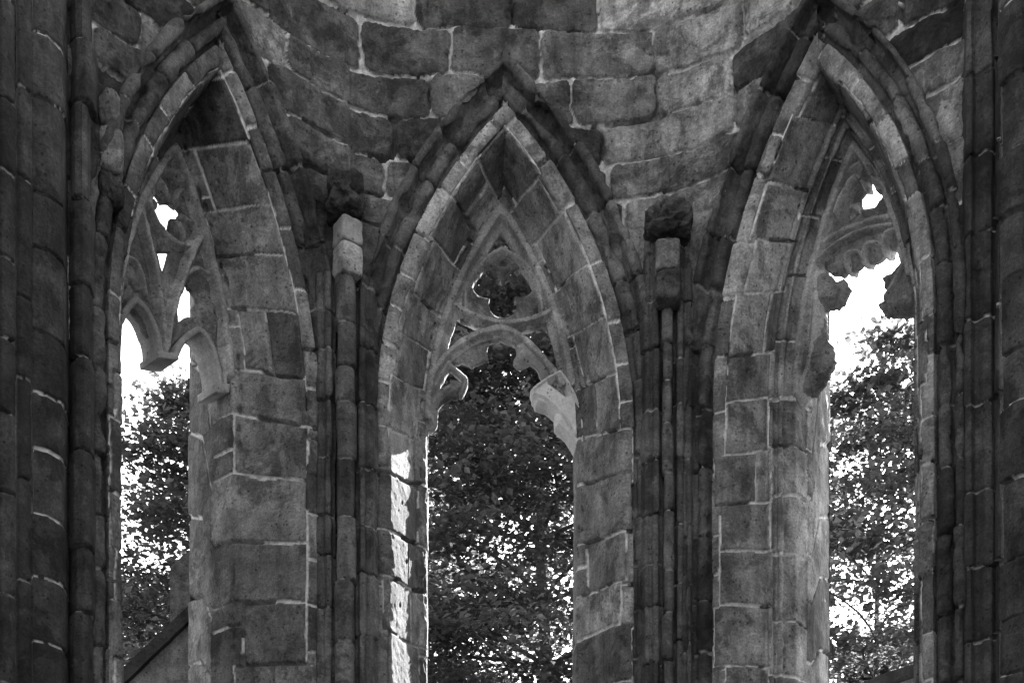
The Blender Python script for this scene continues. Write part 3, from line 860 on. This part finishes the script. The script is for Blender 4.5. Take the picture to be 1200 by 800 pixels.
def corner_shaft(px, depth, label, keel, ztop, seed):
    c = pxp(px, depth)
    root = empty('wall_shaft', (c[0], c[1], 0), label=label, cat='wall shaft', group='clustered shafts between the apse windows')
    v = -c / np.linalg.norm(c)            # towards the nave
    s = np.array([-v[1], v[0]])           # sideways
    L = lambda pts: [tuple(c + s * a + v * b) for a, b in pts]
    kr = keel
    shaft_sweep('shaft', L([(kr * 1.05, -0.10)] + [(kr * math.cos(t), 0.03 + kr * 1.15 * abs(math.sin(t)) ** 0.8) for t in np.linspace(0.0, math.pi, 16)] + [(-kr * 1.05, -0.10)]), 0.0, ztop, M_MOULD, root, seed, 0.62, 0.95, slip=0.014, lvl=0.012)
    for sg in (1, -1):
        pts = [(kr * 1.0, -0.11), (kr + 0.03, -0.09), (kr + 0.05, -0.03), (kr + 0.055, 0.0), (kr + 0.10, 0.012), (kr + 0.125, 0.0), (kr + 0.14, -0.045),
               (kr + 0.16, -0.06), (kr + 0.185, -0.04), (kr + 0.20, -0.045), (kr + 0.23, -0.06), (kr + 0.25, -0.12), (kr + 0.29, -0.20)]
        shaft_sweep('side_moulding', L([(a * sg, b) for a, b in pts]), 0.0, ztop, M_MOULD, root, seed + 2 + sg, 0.64, 0.9, slip=0.008, lvl=0.010)
    return root, c, v, s

d1 = 16.0; rt, c, v, s = corner_shaft(405, d1, 'clustered stone shaft left of the middle window, two pale replaced blocks under its black capital', 0.12, zpx(318, d1), 400)
rz = math.atan2(s[1], s[0])
f1 = c + v * 0.02
rock('capital', (f1[0] - .0, f1[1] - .08, zpx(241, d1)), (0.40, 0.46, 0.38), M_BLACK, rt, 3, 4.5, 0.34, rz)
rock('replaced_block', (pxp(407, 15.9)[0], 15.94, zpx(273, 15.9)), (0.29, 0.29, 0.30), M_NEWGREY, rt, 5, 9, 0.05, rz + 0.5)['label'] = 'pale squared replacement block'
rock('replaced_block', (pxp(407, 15.9)[0], 15.94, zpx(306, 15.9)), (0.29, 0.29, 0.37), M_TRACERY, rt, 6, 9, 0.06, rz + 0.5)['label'] = 'grey squared replacement block'
d2 = 16.25; rt, c, v, s = corner_shaft(783, d2, 'clustered stone shaft between the middle and right windows under a broken dark capital', 0.062, zpx(275, d2), 500)
rz = math.atan2(s[1], s[0])
rock('capital', (c[0], c[1] - .08, zpx(271, d2)), (0.50, 0.48, 0.31), M_BLACK, rt, 13, 5.0, 0.32, rz)
rock('shaft_block', (pxp(783, 16.05)[0], 16.08, zpx(303, 16.05)), (0.30, 0.30, 0.37), M_ASHLAR2, rt, 15, 7, 0.08, rz)
rock('shaft_block', (pxp(783, 16.05)[0], 16.08, zpx(338, 16.05)), (0.31, 0.31, 0.37), M_BLACK, rt, 16, 7, 0.08, rz)

# left edge: pier and the choir wall running towards the viewer
root = empty('choir_wall', (-4.9, 12.5, 0), label='tall choir side wall with vertical roll mouldings at the left edge of the photo', cat='wall', group='choir side walls')
pl = [tuple(pxp(128, 14.0)), tuple(pxp(112, 13.8))] + [tuple(p) for p in (pxp(110, 13.62), pxp(106, 13.48), pxp(98, 13.40), pxp(88, 13.42), pxp(83, 13.5), pxp(80, 13.58), pxp(76, 13.8))]
pier = shaft_sweep('corner_roll', pl, 0, ZT, M_MOULD, root, 610, 0.85, 0.42, lvl=0.02, slip=0.015)  # tones of roll, face and mouldings lowered to stand for the pier's shade
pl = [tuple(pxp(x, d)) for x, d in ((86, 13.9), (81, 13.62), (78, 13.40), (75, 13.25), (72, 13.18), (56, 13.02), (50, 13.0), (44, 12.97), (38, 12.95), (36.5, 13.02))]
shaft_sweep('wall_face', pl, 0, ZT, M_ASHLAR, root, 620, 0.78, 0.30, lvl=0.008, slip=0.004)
def px_roll(x0, x1, d, dep):
    a, b = pxp(x0, d), pxp(x1, d)
    return [tuple(a + (b - a) * t + np.array([0.0, -dep * math.sin(math.pi * t) ** 0.7])) for t in np.linspace(0, 1, 12)]
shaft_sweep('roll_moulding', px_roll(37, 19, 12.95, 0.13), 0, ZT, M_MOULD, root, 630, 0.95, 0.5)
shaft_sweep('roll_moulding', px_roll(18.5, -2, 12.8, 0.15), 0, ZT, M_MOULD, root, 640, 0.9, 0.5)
pl = [tuple(pxp(-1, 12.85)), tuple(pxp(-10, 12.6)), (-5.3, 12.2), (-5.3, 10.0), (-5.3, 5.0), (-5.3, 0.0)]
shaft_sweep('side_masonry', pl, 0, ZT, M_ASHLAR, root, 650, 0.6, 0.8, step=0.08)
# broken springer stones stuck beside the left hood
dq = 13.75
bl = BAYS['left']
root = empty('broken_shaft', (pxp(127, 13.9)[0], 13.9, zpx(210, 13.9)), label='rounded broken shaft stones, the lower one pale, beside the left window hood', cat='shaft stones')
rock('shaft_stone', (pxp(126, 13.8)[0], 13.9, zpx(127, 13.8)), (0.25, 0.32, 0.42), M_PLAIN, root, 23, 3.0, 0.12, 0.2)
rock('shaft_stone', (pxp(127, 13.8)[0], 13.9, zpx(174, 13.8)), (0.26, 0.32, 0.46), M_ASHLAR2, root, 24, 4.0, 0.10, 0.3)['label'] = 'pale lower stone'
rock('shaft_stone', (pxp(125, 13.8)[0], 13.95, zpx(215, 13.8)), (0.27, 0.32, 0.40), M_BLACK, root, 25, 3.4, 0.2, 0.3)

# right edge: corner roll and shaft toned down to carry their shade
root = empty('choir_wall', (5.3, 13.0, 0), label='tall choir side wall with a jointed round shaft at the right edge of the photo', cat='wall', group='choir side walls')
pl = [tuple(pxp(x, d)) for x, d in ((1118, 14.15), (1127, 13.98), (1131, 13.80), (1138, 13.74), (1143, 13.80), (1148, 13.77), (1154, 13.70), (1162, 13.68), (1166, 13.74), (1168, 13.60), (1171, 13.50), (1173, 13.62))]
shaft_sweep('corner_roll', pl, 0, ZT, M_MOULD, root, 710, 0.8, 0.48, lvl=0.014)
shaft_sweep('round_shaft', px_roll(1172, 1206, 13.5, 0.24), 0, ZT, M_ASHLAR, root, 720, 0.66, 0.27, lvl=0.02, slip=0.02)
pl = [tuple(pxp(1205, 13.55)), (5.7, 12.9), (5.85, 12.2), (5.85, 10), (5.85, 5.0), (5.85, 0.0)]
shaft_sweep('side_masonry', pl, 0, ZT, M_ASHLAR, root, 730, 0.6, 0.8, step=0.08)

# ------------------------------------------------------------------ outside: buttress and raking coping seen through the windows
def prism(name, poly_px, depth, thick, mat, parent, seed):
    P = np.array([[(x - 600) / F * depth, depth, zpx(y, depth)] for x, y in poly_px])
    n = len(P)
    # subdivide outline for a rough edge
    out = []
    for i in range(n):
        a, b = P[i], P[(i + 1) % n]
        m = max(2, int(np.linalg.norm(b - a) / 0.06))
        for k in range(m): out.append(a + (b - a) * k / m)
    A = np.array(out)
    A = A + np.stack([0.012 * fbm(A, 4, 3, seed), np.zeros(len(A)), 0.012 * fbm(A, 4, 3, seed + 1)], -1)
    B = A + np.array([0, thick, 0])
    cA, cB = A.mean(0)[None], B.mean(0)[None]
    m = len(A)
    V = np.concatenate([A, B, cA, cB])
    i = np.arange(m); j = (i + 1) % m
    quads = np.stack([i, i + m, j + m, j], 1)
    t1 = np.stack([i, j, np.full(m, 2 * m)], 1); t2 = np.stack([j + m, i + m, np.full(m, 2 * m + 1)], 1)
    return mesh_obj(name, V, [quads, t1, t2], mat, parent, smooth=False)

root = empty('buttress', (pxp(230, 18.2)[0], 18.2, 0), label='stone buttress with a dark raking coping seen low through the left window', cat='buttress')
ybase = 1300 + EYE * F / 18.0
prism('body', [(128, 812), (222, 722), (262, 690), (262, ybase), (128, ybase)], 18.0, 0.9, M_PLAIN, root, 3)
prism('coping', [(118, 806), (222, 708), (262, 668), (262, 684), (224, 724), (124, 820)], 17.9, 1.1, M_COPING, root, 4)
prism('upper_stage', [(199, 690), (199, 664), (214, 650), (262, 640), (262, 700), (224, 716), (199, 735)], 18.3, 0.7, M_PLAIN, root, 5)
root = empty('lean_to_roof', (pxp(1060, 19.5)[0], 19.5, 0), label='dark sloping coping just showing at the foot of the right window', cat='coping')
yb = 1300 + EYE * F / 19.5
prism('coping', [(985, 812), (1030, 790), (1085, 773), (1120, 762), (1120, 776), (1085, 787), (1032, 806), (985, 826)], 19.4, 1.2, M_COPING, root, 6)
prism('body', [(985, 822), (1032, 804), (1120, 776), (1120, yb), (985, yb)], 19.5, 1.0, M_PLAIN, root, 7)

# ------------------------------------------------------------------ ground
g = np.linspace(-1, 1, 121); g = np.sign(g) * np.abs(g) ** 3 * 900
U, Vv = np.meshgrid(g, g, indexing='ij')
Q = np.stack([U, Vv + 10, np.zeros_like(U)], -1)
hill = 0.4 * fbm(Q, 0.05, 3, 91) * sstep(24, 40, np.hypot(U, Vv))
Q[..., 2] = hill - 0.05 - 0.02 * np.hypot(U, Vv) * 0
ground = mesh_obj('ground', Q.reshape(-1, 3), grid_faces(*U.shape, flip=True), M_GROUND)
tag(ground, kind='structure')
u = np.linspace(-5.6, 6.2, 40); w = np.linspace(-24, 17.5, 110)
U, Vv = np.meshgrid(u, w, indexing='ij')
Q = np.stack([U, Vv, 0.012 + 0.008 * fbm(np.stack([U, Vv, U * 0], -1), 0.8, 3, 92)], -1)
tag(mesh_obj('choir_floor', Q.reshape(-1, 3), grid_faces(*U.shape, flip=True), M_FLOOR), kind='structure')

# ------------------------------------------------------------------ trees
def tube(pts, radii, n=9):
    P = np.array(pts, float); rad = np.array(radii, float)
    T = np.gradient(P, axis=0); T /= np.linalg.norm(T, axis=1, keepdims=True) + 1e-9
    up = np.tile(np.array([[0.3, 0.9, 0.31]]), (len(P), 1))
    A = np.cross(T, up); A /= np.linalg.norm(A, axis=1, keepdims=True) + 1e-9
    B = np.cross(T, A)
    th = np.linspace(0, 2 * math.pi, n, endpoint=False)
    V = P[:, None] + rad[:, None, None] * (np.cos(th)[None, :, None] * A[:, None] + np.sin(th)[None, :, None] * B[:, None])
    m = len(P)
    i, j = np.meshgrid(np.arange(m - 1), np.arange(n), indexing='ij')
    a = i * n + j; b = i * n + (j + 1) % n
    return V.reshape(-1, 3), np.stack([a, b, b + n, a + n], -1).reshape(-1, 4)

def leaves(C, size, r, flat=0.55, tone_lo=0.6, tone_hi=1.4):
    """one lozenge leaf, folded a little along its midrib, per centre"""
    n = len(C)
    nz = r.normal(size=(n, 3)); nz[:, 2] = np.abs(nz[:, 2]) + flat * 2
    nz /= np.linalg.norm(nz, axis=1, keepdims=True)
    t = r.normal(size=(n, 3)); t -= nz * (t * nz).sum(1, keepdims=True)
    t /= np.linalg.norm(t, axis=1, keepdims=True)
    b = np.cross(nz, t)
    s = size * (0.5 + 1.1 * r.random(n) ** 1.5)[:, None]
    w = s * (0.30 + 0.12 * r.random(n))[:, None]
    V = np.stack([C - t * s * 0.5, C + b * w - t * s * 0.05 + nz * s * .1, C + t * s * 0.5, C - b * w - t * s * 0.05 + nz * s * .1], 1).reshape(-1, 3)
    Fq = np.arange(4 * n).reshape(-1, 4)
    tone = np.repeat(tone_lo + (tone_hi - tone_lo) * r.random(n), 4)
    return V, Fq, tone

def broadleaf(label, base, height, crown_r, crown_z0, n_limbs, n_leaf, size, seed, mat=M_LEAF, trunk_r=0.3, lean=(0, 0), group='trees behind the ruin', flat=0.7, layer=0.9, clump=5.0):
    r = np.random.default_rng(seed)
    base = np.array([base[0], base[1], 0.0])
    root = empty('broadleaf_tree', base, label=label, cat='tree', group=group)
    tp = [base + np.array([lean[0] * t + 0.25 * math.sin(3 * t + seed), lean[1] * t + .2 * math.cos(4 * t + seed), height * 0.94 * t - 0.2]) for t in np.linspace(0, 1, 16)]
    tubes = [tube(tp, [trunk_r * (1.25 if k == 0 else 1) * (1 - 0.92 * k / 15) for k in range(16)], 12)]
    tips = []; wts = []
    for k in range(n_limbs):
        t = crown_z0 / height + (0.96 - crown_z0 / height) * ((k + 0.5) / n_limbs)
        f = (t * height - crown_z0) / (height - crown_z0)
        rad = crown_r * (math.sin(math.pi * min(1, 0.16 + 0.84 * f)) ** 0.6 * (1 - 0.5 * f) + 0.05)
        rad *= 0.75 + 0.45 * r.random()
        az = k * 2.399 + r.random() * 0.8
        j = min(15, int(t / 0.94 * 15)); o = tp[j]
        d = np.array([math.cos(az), math.sin(az), 0.0])
        L = []
        droop = 0.25 + 0.3 * r.random()
        for q in np.linspace(0, 1, 8):
            L.append(o + d * rad * q + np.array([0, 0, rad * (droop * q - 0.35 * q * q * layer)]) + 0.12 * rad * np.array([math.sin(5 * q + k), math.cos(4 * q + k), 0]) * q)
        r0 = trunk_r * 0.3 * (1 - 0.75 * t)
        tubes.append(tube(L, [r0 * (1 - 0.85 * q) + 0.008 for q in np.linspace(0, 1, 8)], 6))
        # twigs
        for m in range(14):
            q = 0.12 + 0.88 * (m + r.random()) / 14
            idx = q * 7; i0 = min(6, int(idx)); pt = L[i0] + (L[i0 + 1] - L[i0]) * (idx - i0)
            a2 = az + (1 if m % 2 else -1) * (0.6 + 0.7 * r.random())
            ln = rad * (0.42 - 0.2 * q) + 0.6
            e = pt + np.array([math.cos(a2) * ln, math.sin(a2) * ln, ln * (r.random() * 0.5 - 0.22)])
            tubes.append(tube([pt, (pt + e) / 2 + np.array([0, 0, 0.05 * ln]), e], [0.012, 0.008, 0.004], 4))
            for h in range(4):
                g_ = pt + (e - pt) * (0.25 + 0.75 * h / 3)
                tips.append(g_); wts.append(0.5 + r.random())
    V, Fq = join_parts(tubes)
    mesh_obj('trunk', V, Fq, M_BARK, root)
    tips = np.array(tips); wts = r.random(len(tips)) ** clump; wts /= wts.sum()
    pick = r.choice(len(tips), n_leaf, p=wts)
    off = r.normal(size=(n_leaf, 3)) * np.array([0.46, 0.46, 0.11 * layer + 0.05])
    Cc = tips[pick] + off * (0.6 + 0.5 * r.random((n_leaf, 1)))
    V, Fq, tone = leaves(Cc, size, r, flat)
    tone = tone * np.repeat((0.55 + 0.9 * r.random(len(tips)))[pick], 4)
    mesh_obj('crown', V, Fq, mat, root, {'tone': tone}, smooth=False)
    return root

broadleaf('tall dark tree with a thick trunk filling the middle window', (1.2, 33.0), 26.5, 5.4, 5, 92, 118000, 0.17, 1, trunk_r=0.33, lean=(-0.8, 0.5))
broadleaf('paler tree standing further back, glimpsed behind the tree in the middle window', (-4.5, 44.0), 34, 6.5, 5, 60, 60000, 0.21, 2, trunk_r=0.35)
broadleaf('airy layered tree rising against the white sky in the right window', (9.4, 32.0), 21.8, 4.6, 4, 58, 50000, 0.17, 3, mat=M_LEAF_PALE, trunk_r=0.16, flat=0.8, layer=0.55)
broadleaf('dark low tree behind the foot of the right window', (11.5, 40.0), 17.0, 4.5, 3, 46, 60000, 0.18, 4, trunk_r=0.25)
broadleaf('dense bushy tree half hidden by the right jamb of the left window', (-7.4, 31.0), 20.8, 3.7, 4, 56, 50000, 0.16, 5, trunk_r=0.24)
broadleaf('lower tree at the left side of the left window with sky above it', (-11.3, 36.0), 17.5, 4.2, 4, 46, 36000, 0.16, 6, trunk_r=0.24)

# ------------------------------------------------------------------ light, sky, camera
SUN_AZ, SUN_EL = 27.1, 39.0       # degrees to the right of the view, above the horizon
w = bpy.data.worlds.new('World'); scene.world = w; w.use_nodes = True
nt = w.node_tree; nt.nodes.clear()
o = nt.nodes.new('ShaderNodeOutputWorld'); bg = nt.nodes.new('ShaderNodeBackground')
sky = nt.nodes.new('ShaderNodeTexSky'); sky.sky_type = 'NISHITA'; sky.sun_disc = False
sky.sun_elevation = R_(SUN_EL); sky.sun_rotation = R_(SUN_AZ)
sky.dust_density = 3.0; sky.air_density = 1.2
bw = nt.nodes.new('ShaderNodeRGBToBW')
nt.links.new(sky.outputs[0], bw.inputs[0]); nt.links.new(bw.outputs[0], bg.inputs['Color'])
bg.inputs['Strength'].default_value = 0.075
nt.links.new(bg.outputs[0], o.inputs[0])
sl = bpy.data.lights.new('sun', 'SUN'); sl.energy = 4.5; sl.angle = R_(0.5); sl.color = (1, 1, 1)
so = bpy.data.objects.new('sun', sl); COL.objects.link(so)
d = Vector((math.sin(R_(SUN_AZ)) * math.cos(R_(SUN_EL)), math.cos(R_(SUN_AZ)) * math.cos(R_(SUN_EL)), math.sin(R_(SUN_EL))))
so.rotation_euler = d.to_track_quat('Z', 'Y').to_euler()
so.location = d * 60

cd = bpy.data.cameras.new('camera'); cam = bpy.data.objects.new('camera', cd); COL.objects.link(cam)
cam.location = (0, 0, EYE); cam.rotation_euler = (R_(90), 0, 0)
cd.sensor_width = 36; cd.lens = 36 * F / 1200; cd.shift_y = (YH - 400) / 1200
cd.clip_end = 3000; cd.clip_start = 0.1
scene.camera = cam
vs = scene.view_settings
vs.view_transform = 'Standard'; vs.look = 'None'; vs.exposure = 3.25; vs.gamma = 1; vs.use_curve_mapping = False
scene.cycles.max_bounces = 8; scene.cycles.diffuse_bounces = 2; scene.cycles.use_denoising = True
